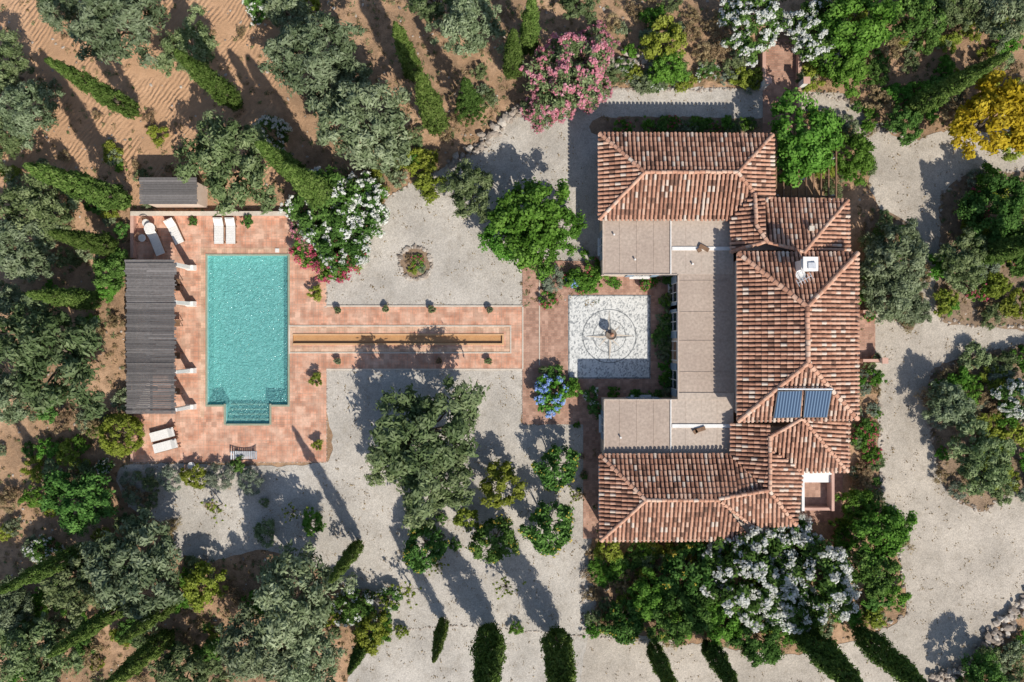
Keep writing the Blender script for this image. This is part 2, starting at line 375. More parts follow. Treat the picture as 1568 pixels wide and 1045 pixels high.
# ------------------------------------------------------------------ rocks
bpy.ops.mesh.primitive_ico_sphere_add(subdivisions=1,radius=1); _o=bpy.context.object
ICV=np.array([v.co[:] for v in _o.data.vertices]); ICF=np.array([p.vertices[:] for p in _o.data.polygons]); bpy.data.objects.remove(_o)
def rock(b,x,y,z,r,mi=0):
    V=ICV*(1+RNG.uniform(-.25,.25,(len(ICV),1)))*np.array([r*RNG.uniform(.8,1.5),r*RNG.uniform(.7,1.1),r*RNG.uniform(.5,.8)])
    t=RNG.uniform(0,6.28); c,s=math.cos(t),math.sin(t)
    V=np.stack([V[:,0]*c-V[:,1]*s+x,V[:,0]*s+V[:,1]*c+y,V[:,2]+z],1)
    b.addnp(V,ICF,mi,np.full(len(ICF),RNG.uniform(0.1,1)))
def rockline(name,pts,r=.2,spacing=.3,wid=.15,layers=1):
    b=MB([M['rock']])
    for (p,q) in zip(pts[:-1],pts[1:]):
        a=np.array(W(*p)[:2]); c=np.array(W(*q)[:2]); L=np.linalg.norm(c-a); n=max(1,int(L/spacing))
        for k in range(n):
            for l in range(layers):
                P=a+(c-a)*(k+RNG.uniform(0,1))/n+RNG.normal(0,wid,2)
                rock(b,P[0],P[1],r*.3+l*r,r*RNG.uniform(.6,1.3))
    return b.obj(name)
def arc(cx,cy,rx,ry,t0,t1,n=24): return [(cx+rx*math.cos(math.radians(t0+(t1-t0)*k/n)),cy+ry*math.sin(math.radians(t0+(t1-t0)*k/n))) for k in range(n+1)]
rockline('dry_stone_wall',[(690,250),(735,228),(752,203),(785,176),(815,162)],.24,.16,.22,2)
rockline('dry_stone_wall',[(920,108),(960,95),(1000,92)],.28,.18,.3,2)
rockline('dry_stone_wall',[(1330,985),(1400,1050)],.2,.3,.2,1)
rockline('dry_stone_wall',[(1585,905),(1550,945),(1520,975),(1500,1005),(1460,1032),(1420,1052)],.26,.14,.35,2)
rockline('stone_edging',arc(636,403,25,25,0,360),.17,.13,.03)
rockline('stone_edging',[(500,472),(500,428),(548,402),(572,350),(592,305),(632,280),(690,252)],.10,.3,.08)
rockline('stone_edging',[(500,567),(500,708),(205,709)],.06,.13,.02)
rockline('stone_edging',[(500,468),(800,468),(800,400)],.06,.13,.02)
rockline('stone_edging',[(500,566),(800,566),(800,650),(870,650)],.06,.13,.02)
rockline('stone_edging',[(580,968),(700,958),(800,966),(905,975),(1060,987)],.08,.16,.05)
rockline('stone_edging',B1+[B1[0]],.13,.28,.1); rockline('stone_edging',B2+[B2[0]],.12,.3,.1)
rockline('stone_edging',[(920,137),(1165,137)],.12,.2,.06); rockline('stone_edging',[(1345,600),(1352,760),(1378,860),(1388,940),(1330,975)],.13,.3,.1)
rockline('stone_edging',[(905,830),(890,870),(895,970)],.12,.2,.12)
rockline('stone_edging',[(1225,142),(1300,148),(1345,196),(1400,216)],.16,.25,.15)
rockline('stone_edging',[(195,775),(245,800),(275,848),(330,858)],.14,.3,.2)
# ------------------------------------------------------------------ house
house=empty('villa_house')
def prism(b,px0,py0,px1,py1,zr,z0,z1,mi=0,inset=0):
    a=W(px0,py1,zr); c=W(px1,py0,zr)
    x0,y0,x1,y1=a[0]+inset,a[1]+inset,c[0]-inset,c[1]-inset
    b.box(((x0+x1)/2,(y0+y1)/2,(z0+z1)/2),(x1-x0,y1-y0,z1-z0),mi=mi); return x0,y0,x1,y1
b=MB([M['render']])
wN=prism(b,918,205,1183,336,3.6,0,3.62,0,.38)
wS=prism(b,919,697,1180,828,3.6,0,3.62,0,.38)
prism(b,1120,300,1298,392,3.8,0,3.85,0,.40)
prism(b,1120,645,1298,722,3.8,0,3.85,0,.41)
prism(b,1130,388,1313,644,5.2,0,5.22,0,.36)
prism(b,1140,715,1216,802,3.6,0,3.6,0,.3)
tN=prism(b,924,330,1125,420,3.2,0,3.1,0,.06)
tE=prism(b,1039,400,1140,630,3.2,0,3.101,0,.061)
tS=prism(b,926,612,1125,702,3.2,0,3.102,0,.06)
b.obj('walls',house)
b=MB([M['flat'],M['flat2'],M['white'],M['brown'],M['stone']])
prism(b,923,331,1027,420.5,3.2,3.1,3.2,0); prism(b,1027,331,1123,420.5,3.2,3.1,3.215,1)
prism(b,1038,420.5,1136,612,3.2,3.1,3.19,0)
prism(b,925,612,1027,699,3.2,3.1,3.2,0); prism(b,1027,612,1123,699,3.2,3.1,3.215,1)
def fstrip(p0,p1,w,h,mi,z=3.2):
    a=Vector(W(*p0,z)); c=Vector(W(*p1,z)); d=c-a
    b.box(((a.x+c.x)/2,(a.y+c.y)/2,z+h/2),(d.length,w,h),rz=math.atan2(d.y,d.x),mi=mi)
fstrip((1027,336),(1027,420),.07,.1,2); fstrip((1027,612),(1027,692),.07,.1,2)
fstrip((1029,381),(1121,381),.26,.09,2); fstrip((1029,652.5),(1121,652.5),.26,.09,2)
for x,y,r in ((1078,380,.5),(1072,658,-.3)):
    p=W(x,y,3.3); b.box((p[0],p[1],3.36),(.75,.28,.12),rz=-r,mi=3); b.box((p[0]-.35,p[1]-.15,3.37),(.3,.3,.1),rz=.6,mi=3)
for x in (949,975,1001,1050,1074,1098): fstrip((x,337),(x,419),.03,.022,0); fstrip((x,613),(x,691),.03,.022,0)
for y in (430,478,522,570): fstrip((1041,y),(1118,y),.03,.022,0)
for q in (((923.5,336),(923.5,421)),((923,420.5),(1037,420.5)),((1038.5,421),(1038.5,612)),((925,612.5),(1037,612.5)),((925.5,613),(925.5,692))): fstrip(q[0],q[1],.09,.07,1)
fstrip((1039,607),(1124,607),.5,.05,1)
for x,y in ((940,360),(972,398),(1060,405),(950,670)):
    p=W(x,y,3.2); b.lathe([(.05,0),(.05,.2),(.07,.2),(.07,.25),(0,.26)],p,10,2)
b.obj('flat_roof',house)
def V3(p): return Vector(W(p[0],p[1],p[2]))
tb=MB([M['rtile'],M['rpan']])
def roofface(pts,spacing=.30,tl=.42):
    P=[V3(p) for p in pts]
    n=Vector((0,0,0)); c=sum(P,Vector((0,0,0)))/len(P)
    for i in range(len(P)): n+= (P[i]-c).cross(P[(i+1)%len(P)]-c)
    n.normalize()
    if n.z<0: n=-n
    u=Vector((0,0,1)).cross(n).normalized(); v=n.cross(u)
    tb.add(P,[tuple(range(len(P)))],1)
    q=[((p-c).dot(u),(p-c).dot(v)) for p in P]
    umin=min(a for a,_ in q); umax=max(a for a,_ in q); tint=random.uniform(-.05,.05)
    uu=umin+.12
    while uu<umax:
        ys=[]
        for i in range(len(q)):
            a,bq=q[i],q[(i+1)%len(q)]
            if (a[0]>uu)!=(bq[0]>uu): ys.append(a[1]+(uu-a[0])/(bq[0]-a[0])*(bq[1]-a[1]))
        ys.sort(); colt=random.gauss(0,.06)
        for s0,s1 in zip(ys[::2],ys[1::2]):
            y=s0-.06-random.uniform(0,.04)
            du=random.uniform(-.015,.015)
            while y<s1-.05:
                e=min(y+tl,s1); r0=.112; r1=.092
                val=.52+tint+colt+random.gauss(0,.16)
                rr=random.random()
                if rr<.06: val=1.05
                elif rr<.12: val=.08
                vs=[]; dd=du+random.uniform(-.012,.012)
                for (vv,r,l) in ((y,r0,.035),(e,r1,.0)):
                    for j in range(6):
                        t=math.pi*j/5
                        vs.append(c+u*(uu+dd+r*math.cos(t))+v*vv+n*(.02+l+r*.95*math.sin(t)))
                tb.add(vs,[(j,j+1,j+7,j+6) for j in range(5)],0,val)
                y+=tl
        uu+=spacing
    return c,n
def hip(p,q,r=.14,val=.62):
    a=V3(p);c=V3(q);d=(c-a);L=d.length;d.normalize(); s=d.cross(Vector((0,0,1))).normalized(); up=s.cross(d)
    k=int(L/.4)+1
    for i in range(k):
        y0=L*i/k;y1=L*(i+1)/k+.04; vs=[]
        jx=random.uniform(-.02,.02)
        for yy,rr,l in ((y0,r*1.05,.05),(y1,r*.88,.03)):
            for j in range(7):
                t=math.pi*j/6; vs.append(a+d*yy+s*(rr*math.cos(t)+jx)+up*(l+.02+rr*math.sin(t)))
        tb.add(vs,[(j,j+1,j+8,j+7) for j in range(6)],0,val+random.gauss(0,.15))
A=(918,205,3.6);Bn=(918,336,3.6);R1=(987,264,4.85);R2=(1130,264,4.85);C=(1183,207,3.6)
roofface([A,Bn,R1]); roofface([A,R1,R2,C]); roofface([Bn,(1120,336,3.6),(1155,297,4.45),R2,R1]); roofface([C,R2,(1155,297,4.3),(1185,306,3.7)])
for p,q in ((A,R1),(Bn,R1),(R1,R2),(R2,C),(R2,(1155,297,4.45)),): hip(p,q)
A2=(919,697,3.6);B2_=(920,828,3.6);R3=(989,766,4.85);R4=(1102,766,4.85)
roofface([A2,B2_,R3]); roofface([B2_,(1152,826,3.6),R4,R3]); roofface([A2,R3,R4,(1176,752,4.9),(1120,697,3.6)])
for p,q in ((A2,R3),(B2_,R3),(R3,R4)): hip(p,q)
roofface([(1120,338,3.85),(1120,388,3.85),(1174,370,5.0),(1172,303,5.0),(1155,297,4.6)])
roofface([(1174,305,3.8),(1298,307,3.8),(1230,388,5.25),(1174,372,5.0)])
roofface([(1298,307,3.8),(1300,392,3.8),(1230,390,5.25)])
hip((1298,307,3.8),(1230,388,5.25)); hip((1120,386,3.9),(1174,370,5.0)); hip((1156,297,4.6),(1158,345,4.9)); hip((1158,345,4.9),(1176,372,5.1)); hip((1176,372,5.1),(1232,386,5.2),.12)
hip((1156,330,4.8),(1174,305,3.95),.12)
roofface([(1120,650,3.85),(1180,650,5.0),(1180,752,5.0),(1120,697,3.85)])
roofface([(1228,641,5.3),(1180,668,4.95),(1180,722,3.8),(1298,722,3.8)])
roofface([(1228,641,5.3),(1298,722,3.8),(1300,645,3.9)])
hip((1228,641,5.3),(1298,722,3.8)); hip((1228,641,5.3),(1180,668,5.0)); hip((1179,668,5.0),(1179,752,5.0))
roofface([(1100,767,4.85),(1152,806,3.75),(1218,804,3.7),(1178,750,4.95)])
roofface([(1178,750,4.95),(1218,804,3.7),(1229,722,3.75),(1180,690,4.9)])
hip((1100,764,4.85),(1178,751,5.0)); hip((1178,751,5.0),(1218,804,3.7)); hip((1103,768,4.85),(1152,806,3.75),.12)
m1=(1130,388,5.2);m2=(1313,388,5.2);m3=(1313,642,5.2);m4=(1130,645,5.2);r1=(1236,470,6.8);r2=(1237,556,6.8)
roofface([m1,m4,r2,r1]); roofface([m1,r1,m2]); roofface([m2,r1,r2,m3]); cS,nS=roofface([m4,m3,r2])
for p,q in ((m1,r1),(m2,r1),(r1,r2),(r2,m3),(r2,m4)): hip(p,q,.17)
tb.obj('roof_tiles',house)
b=MB([M['stone']])
def edge(p,q,w=.12,h=.14,dz=-.1):
    a=V3(p);c=V3(q);d=c-a; b.box(((a.x+c.x)/2,(a.y+c.y)/2,(a.z+c.z)/2+dz),(d.length,w,h),rz=math.atan2(d.y,d.x))
for p,q in ((m1,m4),(m1,m2),(m2,m3),(m3,m4),(A,Bn),(A,C),(Bn,(1120,336,3.6)),(A2,B2_),(A2,(1120,697,3.6)),(B2_,(1152,826,3.6)),((1298,307,3.8),(1300,392,3.8)),((1300,645,3.8),(1298,722,3.8)),((1298,722,3.8),(1229,722,3.8))): edge(p,q)
b.obj('eaves_cornice',house)
b=MB([M['white'],M['dark'],M['metal']])
p=W(1234,407,6.6)
b.box((p[0],p[1],6.3),(.8,.7,1.3),mi=0); b.box((p[0],p[1],7.0),(.95,.85,.1),mi=0)
b.box((p[0]+.1,p[1],7.3),(.1,.7,.5),mi=1); b.box((p[0]-.3,p[1],7.3),(.1,.7,.5),mi=0); b.box((p[0]-.05,p[1]+.02,7.6),(1.05,.95,.07),mi=0,ry=.1); b.box((p[0],p[1]-.1,7.7),(.5,.4,.12),mi=2)
b.obj('chimney',house)
b=MB([M['metal'],M['white']])
p=W(1224,430,6.5); b.tube([(p[0],p[1],5.9),(p[0],p[1],7.6)],[.03,.03],6); b.box((p[0],p[1],7.5),(1.1,.03,.03),rz=.5)
for k in range(6): b.box((p[0]-.45+.18*k,p[1]-.25+.1*k,7.5),(.03,.5,.02),rz=.5)
b.lathe([(0,0),(.2,.03),(.32,.12),(.34,.14)],(p[0]-.1,p[1]+.35,6.9),16,1); b.obj('tv_antenna',house)
b=MB([M['stone']]); p=W(1243,350,5); b.box((p[0],p[1],4.6),(.28,.28,.8)); b.box((p[0],p[1],5.05),(.35,.35,.07)); b.obj('vent_stack',house)
def hit(px,py,off):
    o=Vector((0,0,H)); d=Vector(((px-784)*S,(522.5-py)*S,-H)); c=cS+nS*off
    return o+d*((c-o).dot(nS)/d.dot(nS))
b=MB([M['solar'],M['metal'],M['dark']])
for Q in (((1191,599),(1229,598),(1226,640),(1184,641)),((1233,598),(1275,598),(1267,640),(1230,640))):
    top=[hit(x,y,.28) for x,y in Q]; bot=[hit(x,y,.18) for x,y in Q]
    b.add(top+bot,[(0,1,2,3),(4,5,1,0),(5,6,2,1),(6,7,3,2),(7,4,0,3)],2)
    c=sum(top,Vector((0,0,0)))/4
    b.add([c+(t-c)*.95+nS*.012 for t in top],[(0,1,2,3)],0)
b.tube([hit(1191,596,.33),hit(1275,596,.33)],[.06,.06],8,1)
b.obj('solar_panels',house)
b=MB([M['white'],M['brick'],M['pinkwall']])
a=W(1228,783,3.6);c=W(1278,723,3.6)
b.box(((a[0]+c[0])/2,(a[1]+c[1])/2,1.4),(c[0]-a[0]-.4,c[1]-a[1]-.4,2.6),mi=1)
b.box((a[0]+.1,(a[1]+c[1])/2,1.8),(.2,c[1]-a[1],3.6),mi=0); b.box((c[0]-.1,(a[1]+c[1])/2,1.8),(.2,c[1]-a[1],3.6),mi=2)
b.box(((a[0]+c[0])/2,c[1]-.1,1.8),(c[0]-a[0]-.4,.2,3.6),mi=0); b.box(((a[0]+c[0])/2,a[1]+.1,1.7),(c[0]-a[0]-.4,.2,3.4),mi=2)
b.box(((a[0]+c[0])/2,c[1]-.5,3.3),(c[0]-a[0]-.42,.6,.1),mi=0)
b.obj('patio',house)
b=MB([M['white'],M['glass'],M['shutter'],M['brown']])
def window(x,y,z,w,h,face,door=False):
    nx,ny=face; rz=math.atan2(ny,nx)+math.pi/2; tx,ty=-ny,nx
    def bb(du,dn,zz,sw,sd,sh,mi): b.box((x+tx*du+nx*dn,y+ty*du+ny*dn,zz),(sw,sd,sh),rz=rz,mi=mi)
    bb(0,.02,z,w+.2,.05,h+.2,0); bb(0,.05,z,w,.03,h,3 if door else 1)
    bb(0,.075,z,.05,.03,h,0); bb(0,.076,z,w,.03,.05,0); bb(0,.1,z-h/2-.08,w+.35,.22,.06,0)
    if not door:
        for s in (-1,1): bb(s*(w/2+.32),.05,z,.5,.05,h+.05,2)
for yf in (.3,.72): window(wN[0],wN[1]+(wN[3]-wN[1])*yf,1.7,1.0,1.4,(-1,0)); window(wS[0],wS[1]+(wS[3]-wS[1])*yf,1.7,1.0,1.4,(-1,0))
for xf in (.2,.5,.8): window(wN[0]+(wN[2]-wN[0])*xf,wN[3],1.7,1.0,1.3,(0,1)); window(wS[0]+(wS[2]-wS[0])*xf,wS[1],1.7,1.0,1.3,(0,-1))
for f in (.2,.4,.6,.8): window(tE[0],tE[1]+(tE[3]-tE[1])*f,1.3,1.3,2.3,(-1,0),f in(.4,))
window(tN[0]+3,tN[1],1.4,1.2,1.6,(0,-1)); window(tS[0]+3,tS[3],1.4,1.2,1.6,(0,1)); window(tN[0],tN[1]+2.2,1.5,1.0,1.4,(-1,0)); window(tS[0],tS[1]+2.2,1.5,1.0,1.4,(-1,0))
mx=W(1313,500,5.2)[0]-.36
for py in (430,480,560,610): window(mx,W(0,py,5.2)[1],4.0,1.0,1.1,(1,0)); window(mx,W(0,py,5.2)[1],1.5,1.0,1.3,(1,0))
window(mx,W(0,518,5.2)[1],1.15,1.3,2.2,(1,0),True)
b.obj('windows_and_doors',house)
b=MB([M['pinkwall'],M['white'],M['pot']])
for y in (478,552):
    strip(b,(1315,y),(1342,y),.22,.8,.4,0); p=W(1344,y); b.box((p[0],p[1],.6),(.35,.35,1.2),mi=1); b.box((p[0],p[1],1.24),(.45,.45,.08),mi=0)
b.obj('porch_wall')
# ------------------------------------------------------------------ pool house pergola
pg=empty('poolside_pergola')
b=MB([M['wood']])
a=W(193,634,3.1); c=W(268,399,3.1)
y=a[1]
while y<c[1]:
    w=random.uniform(.10,.17); f=(y-a[1])/(c[1]-a[1])
    val=.38+random.gauss(0,.15)+(.22 if f>.72 else 0)+(-.1 if .3<f<.42 else 0)
    xa=a[0]+random.uniform(-.1,.06)+(0.02)-(.12 if f>.9 else 0); xb=c[0]+random.uniform(-.1,.12)
    xm=(xa+xb)/2+random.uniform(-.6,.6)
    b.box(((xa+xm)/2,y+w/2,3.1+random.uniform(-.012,.012)),(xm-xa,w-.012,.03),val=val,rz=random.gauss(0,.006))
    b.box(((xb+xm)/2,y+w/2,3.1+random.uniform(-.012,.012)),(xb-xm,w-.012,.03),val=val+random.gauss(0,.12),rz=random.gauss(0,.006))
    y+=w
for f in (0.02,.33,.72,.98):
    yy=a[1]+(c[1]-a[1])*f; b.box(((a[0]+c[0])/2,yy,3.15),(c[0]-a[0],.06,.05),val=.6)
for x in (a[0]+.2,(a[0]+c[0])/2,c[0]-.25): b.box((x,(a[1]+c[1])/2,2.98),(.12,c[1]-a[1],.16),val=.3)
b.obj('board_roof',pg)
b=MB([M['white'],M['pinkwall']])
for py in (405,463,570,628):
    p=W(267,py,3.0); b.box((p[0],p[1],1.5),(.42,.30,3.0),taper=.8)
    b.box((p[0]+.1,p[1],.3),(.7,.42,.6),taper=.85)
strip(b,(230,403),(230,628),.22,2.6,1.35,0)
b.obj('masonry_piers',pg)
b=MB([M['metal'],M['brown'],M['cloth']])
for py in (432,440,495,545,600):
    p=W(270,py,1.0); b.box((p[0]-.15,p[1],.72),(.6,.5,.05),mi=1); b.box((p[0]-.4,p[1],1.0),(.05,.5,.5),mi=1)
    for sx in (-.25,.25):
        for sy in (-.2,.2): b.box((p[0]-.15+sx,p[1]+sy,.38),(.04,.04,.65),mi=1)
b.obj('garden_chairs')
b=MB([M['wood'],M['render']])
a=W(214,313,2.5); c=W(302,274,2.5)
b.box(((a[0]+c[0])/2,(a[1]+c[1])/2,1.2),(c[0]-a[0]-.4,c[1]-a[1]-.3,2.4),mi=1)
yy=a[1]
while yy<c[1]: b.box(((a[0]+c[0])/2+random.uniform(-.05,.05),yy+.09,2.5+random.uniform(0,.02)),(c[0]-a[0],.165,.04),val=.55+random.gauss(0,.15)); yy+=.18
b.obj('garden_shed')
b=MB([M['pinkwall'],M['stone']])
strip(b,(205,329),(442,329),.28,.55,.28,0); strip(b,(207,332),(207,396),.25,.56,.28,0); strip(b,(205,329),(442,329),.34,.05,.58,1)
strip(b,(205,640),(205,706),.2,.4,.2,0)
b.obj('deck_wall')
def lounger(px,py,rot,n=1):
    b=MB([M['cloth'],M['white'],M['brown']])
    for k in range(n):
        ox=(k-(n-1)/2)*.86
        b.box((ox,-.3,.34),(.66,1.35,.08),mi=0); b.box((ox,.62,.5),(.66,.62,.08),mi=0,rx=.55)
        b.box((ox-.34,0,.28),(.05,1.95,.07),mi=2); b.box((ox+.34,0,.28),(.05,1.95,.07),mi=2)
        b.box((ox,.72,.62),(.5,.22,.1),mi=0,rx=.55)
        for sx in (-.32,.32):
            for sy in (-.85,.3,.8): b.box((ox+sx,sy,.13),(.06,.06,.27),mi=2)
        for j in range(8): b.box((ox,-.95+j*.17,.385),(.64,.02,.012),mi=1)
    o=b.obj('sun_lounger'); p=W(px,py); o.location=(p[0],p[1],.065); o.rotation_euler=(0,0,rot); o.scale=(1.05,1.05,1)
lounger(270,355,math.radians(25)); lounger(242,372,math.radians(22)); lounger(347,354,0,2); lounger(256,673,math.radians(-75),2)
b=MB([M['metal'],M['dark']])
b.tube([(-1,0,.5),(-.6,-.12,.3),(0,-.16,.22),(.6,-.12,.3),(1,0,.5)],[.03]*5,6,1)
b.tube([(-1,.5,.5),(-.6,.5,.3),(0,.5,.22),(.6,.5,.3),(1,.5,.5)],[.03]*5,6,1)
for k in range(14):
    t=-1+2*k/13; b.box((t*.95,.2,.22+.28*t*t),(.1,.62,.02),mi=0,ry=-.5*t)
for x in (-.6,.6): b.box((x,.2,.13),(.05,.7,.26),mi=1)
o=b.obj('rocking_sunbed'); p=W(377,700); o.location=(p[0],p[1],.065)
def chair(px,py,r):
    b=MB([M['brown'],M['cloth']]); b.lathe([(0,.42),(.28,.42),(.3,.46),(.28,.5),(0,.5)],(0,0,0),14,1)
    for k in range(9):
        t=math.radians(20+140*k/8); b.tube([(.3*math.cos(t),.3*math.sin(t),.42),(.36*math.cos(t),.36*math.sin(t),.85)],[.018,.018],5)
    b.tube([(.37*math.cos(math.radians(a)),.37*math.sin(math.radians(a)),.86) for a in range(10,171,20)],[.03]*9,6)
    for a in (45,135,225,315): b.tube([(.26*math.cos(math.radians(a)),.26*math.sin(math.radians(a)),.42),(.3*math.cos(math.radians(a)),.3*math.sin(math.radians(a)),0)],[.025,.02],5)
    o=b.obj('wicker_chair'); p=W(px,py); o.location=(p[0],p[1],.065); o.rotation_euler=(0,0,r)
chair(228,343,.3); chair(222,366,1.6); chair(297,712,2.5)
b=MB([M['brown'],M['white']]); b.lathe([(0,.72),(.42,.72),(.42,.75),(0,.76)],(0,0,0),20,1); b.lathe([(.22,0),(.22,.03),(.04,.05),(.04,.72)],(0,0,0),10,0)
o=b.obj('side_table'); p=W(236,352); o.location=(p[0],p[1],.065)
b=MB([M['white']]); p=W(425,384); b.box((p[0],p[1],.1),(.3,.3,.06)); b.obj('pool_skimmer_lid')
b=MB([M['pinkwall'],M['brick'],M['white']])
strip(b,(1166,62),(1166,130),.25,.7,.35,0); strip(b,(1220,62),(1220,200),.25,.7,.35,0)
for k in range(6): strip(b,(1168,75+k*8),(1218,75+k*8),.4,.06+.15*(5-k)/5,.1+.07*(5-k)/5,1)
for x,y in ((1222,135),(1222,80),(1165,135)): p=W(x,y); b.box((p[0],p[1],.9),(.4,.4,1.8),mi=2,taper=.95); b.box((p[0],p[1],1.84),(.5,.5,.08),mi=0)
b.obj('entrance_steps')
b=MB([M['brown'],M['white']])
a=W(1188,303,2.6); c=W(1280,236,2.6)
for k in range(9): x=a[0]+(c[0]-a[0])*k/8; b.box((x,(a[1]+c[1])/2,2.65),(.1,c[1]-a[1]+.4,.14),mi=0)
for y in (a[1]+.1,c[1]-.1): b.box(((a[0]+c[0])/2,y,2.53),(c[0]-a[0],.14,.1),mi=0)
for x in (a[0]+.1,c[0]-.1):
    for y in (a[1]+.1,c[1]-.1): b.box((x,y,1.24),(.3,.3,2.48),mi=1)
b.obj('garden_pergola')
b=MB([M['brown'],M['white'],M['shutter']])
p=W(1215,270); b.box((p[0],p[1],.74),(1.6,.9,.05),mi=1)
for sx in (-.7,.7):
    for sy in (-.35,.35): b.box((p[0]+sx,p[1]+sy,.36),(.06,.06,.72),mi=0)
b.obj('garden_table')
# ------------------------------------------------------------------ foliage meshes
def leafquads(cl,n,l,w,rng,up=.35,sq=.85,tanup=0,shell=.45,ctr=None,R=1.):
    K=len(cl); c=np.repeat(cl[:,:3],n,0); r=np.repeat(cl[:,3],n)
    d=rng.normal(size=(K*n,3)); d[:,2]=np.where(d[:,2]<-.4,-d[:,2],d[:,2]); d/=np.linalg.norm(d,axis=1)[:,None]
    rr=(shell+(1.12-shell)*rng.random(K*n)**1.3)*r
    rr*=1+.28*np.sin(d[:,0]*6+np.repeat(rng.uniform(0,6,K),n))*np.sin(d[:,1]*6+np.repeat(rng.uniform(0,6,K),n))
    off=d*rr[:,None]; off[:,2]*=sq
    p=c+off
    nn=d*1.0+rng.normal(size=(K*n,3))*.38; nn[:,2]+=up; nn/=np.linalg.norm(nn,axis=1)[:,None]
    t=rng.normal(size=(K*n,3)); t[:,2]+=tanup*2; t+=d*.7
    t-=nn*(t*nn).sum(1)[:,None]; t/=np.linalg.norm(t,axis=1)[:,None]+1e-9
    bn=np.cross(nn,t); s=rng.uniform(.7,1.3,K*n)[:,None]
    V=np.stack([p-t*l/2*s,p+bn*w/2*s,p+t*l/2*s,p-bn*w/2*s],1).reshape(-1,3)
    F=np.arange(K*n*4).reshape(-1,4)
    cv=np.repeat(rng.uniform(.0,1,K),n)
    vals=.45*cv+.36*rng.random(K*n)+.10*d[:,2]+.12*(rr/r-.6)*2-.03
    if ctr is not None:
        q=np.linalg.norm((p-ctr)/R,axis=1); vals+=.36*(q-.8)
    return V,F,np.clip(vals,0,1),p
def crown(seed,R,zc,vr,K,rc,lobes=.25,cmin=-.35,inner=.45):
    rng=np.random.default_rng(seed); ph=rng.uniform(0,6.28,K); ct=rng.uniform(cmin,1,K); st=np.sqrt(1-ct**2)
    f=(inner+(1-inner)*rng.random(K)**.5)
    a,b_,c_=rng.uniform(0,6.28,3)
    lob=1+lobes*(np.sin(2*ph+a)*.5+np.sin(3*ph+b_)*.5+np.sin(5*ph+c_)*.45)
    rad=R*f*lob*st*.88
    x=rad*np.cos(ph); y=rad*np.sin(ph); z=zc+vr*f*ct*(1+.2*np.sin(3*ph+c_))
    return np.stack([x,y,z,rng.uniform(rc[0],rc[1],K)],1),rng
def trunk(b,cl,h0,r0,rng,n=9,mi=0):
    lean=rng.normal(0,.12,2); top=(lean[0],lean[1],h0)
    b.tube([(0,0,-.05),(lean[0]*.4,lean[1]*.4,h0*.5),top],[r0*1.3,r0,r0*.8],8,mi)
    for i in rng.choice(len(cl),min(n,len(cl)),replace=False):
        c=cl[i,:3]; m=(c[0]*.45,c[1]*.45,h0+(c[2]-h0)*.6)
        b.tube([top,m,tuple(c)],[r0*.55,r0*.32,r0*.1],5,mi)
def tree(name,seed,R,zc,vr,K,rc,n,l,w,lm,fl=None,ff=0,fs=.2,lobes=.25,trunkh=1.4,tr=.16,cmin=-.35,inner=.45,sq=.85,up=.3,nl=10):
    cl,rng=crown(seed,R,zc,vr,K,rc,lobes,cmin,inner)
    mats=[M['bark'],LM[lm]]+([LM[fl]] if fl else [])
    b=MB(mats); trunk(b,cl,trunkh,tr,rng,nl)
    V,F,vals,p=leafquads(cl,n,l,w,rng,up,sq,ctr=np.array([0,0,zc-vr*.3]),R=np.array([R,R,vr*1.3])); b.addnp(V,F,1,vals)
    if fl:
        k=int(len(cl)*ff); idx=rng.choice(len(cl),k,replace=False); c2=cl[idx].copy()
        d=c2[:,:3]-np.array([0,0,zc]); d/=np.linalg.norm(d,axis=1)[:,None]
        heads=[]
        for c,dd in zip(c2,d):
            for _ in range(5):
                q=dd+rng.normal(0,.6,3)+np.array([0,0,.6]); q/=np.linalg.norm(q)
                heads.append([*(c[:3]+q*c[3]*1.08),fs*rng.uniform(.5,1.2)])
        V,F,vals,p=leafquads(np.array(heads),14,fs*.8,fs*.55,rng,.7,.8); b.addnp(V,F,2,vals)
    return b.mesh(name)
LIB={}
LIB['olive']=[(tree('olive',s,3,3.3,2.0,125,(.24,.60),86,.30,.11,lm,lobes=.34,trunkh=1.3,tr=.2,inner=.35),3.,3.3) for s,lm in ((1,'olive'),(2,'olive2'),(3,'olive'),(4,'olive2'),(5,'olive'))]
LIB['oliveg']=[LIB['olive'][0],LIB['olive'][4]]
LIB['broad']=[(tree('broad',s,3,3.4,1.9,110,(.3,.68),82,.27,.17,'green',lobes=.28,tr=.14),3.,3.4) for s in (11,12)]
LIB['dbroad']=[(tree('dbroad',s,3,3.2,2.0,110,(.3,.65),82,.27,.17,'dgreen',lobes=.3,tr=.14),3.,3.2) for s in (13,14)]
LIB['citrus']=[(tree('citrus',s,2,2.0,1.5,95,(.24,.42),60,.22,.14,'dgreen','orange',.2,.07,lobes=.16,trunkh=.8,tr=.1,inner=.6),2.,2.0) for s in (15,16)]
LIB['yg']=[(tree('yg',s,2,2.0,1.4,75,(.22,.45),60,.22,.14,'yg',lobes=.2,trunkh=.8,tr=.1),2.,2.) for s in (17,18)]
LIB['yellow']=[(tree('yellow',19,3,3.4,1.9,100,(.3,.65),80,.27,.18,'yellow',lobes=.25),3.,3.4)]
LIB['whitefl']=[(tree('whitefl',s,3,2.6,1.7,110,(.3,.6),75,.28,.13,'dgreen','whitef',.6,.23,lobes=.2,trunkh=.7,tr=.12),3.,2.6) for s in (21,22)]
LIB['whitesp']=[(tree('whitesp',s,3,2.6,1.7,110,(.3,.6),75,.28,.13,'dgreen','whitef',.34,.19,lobes=.24,trunkh=.7,tr=.12),3.,2.6) for s in (27,28)]
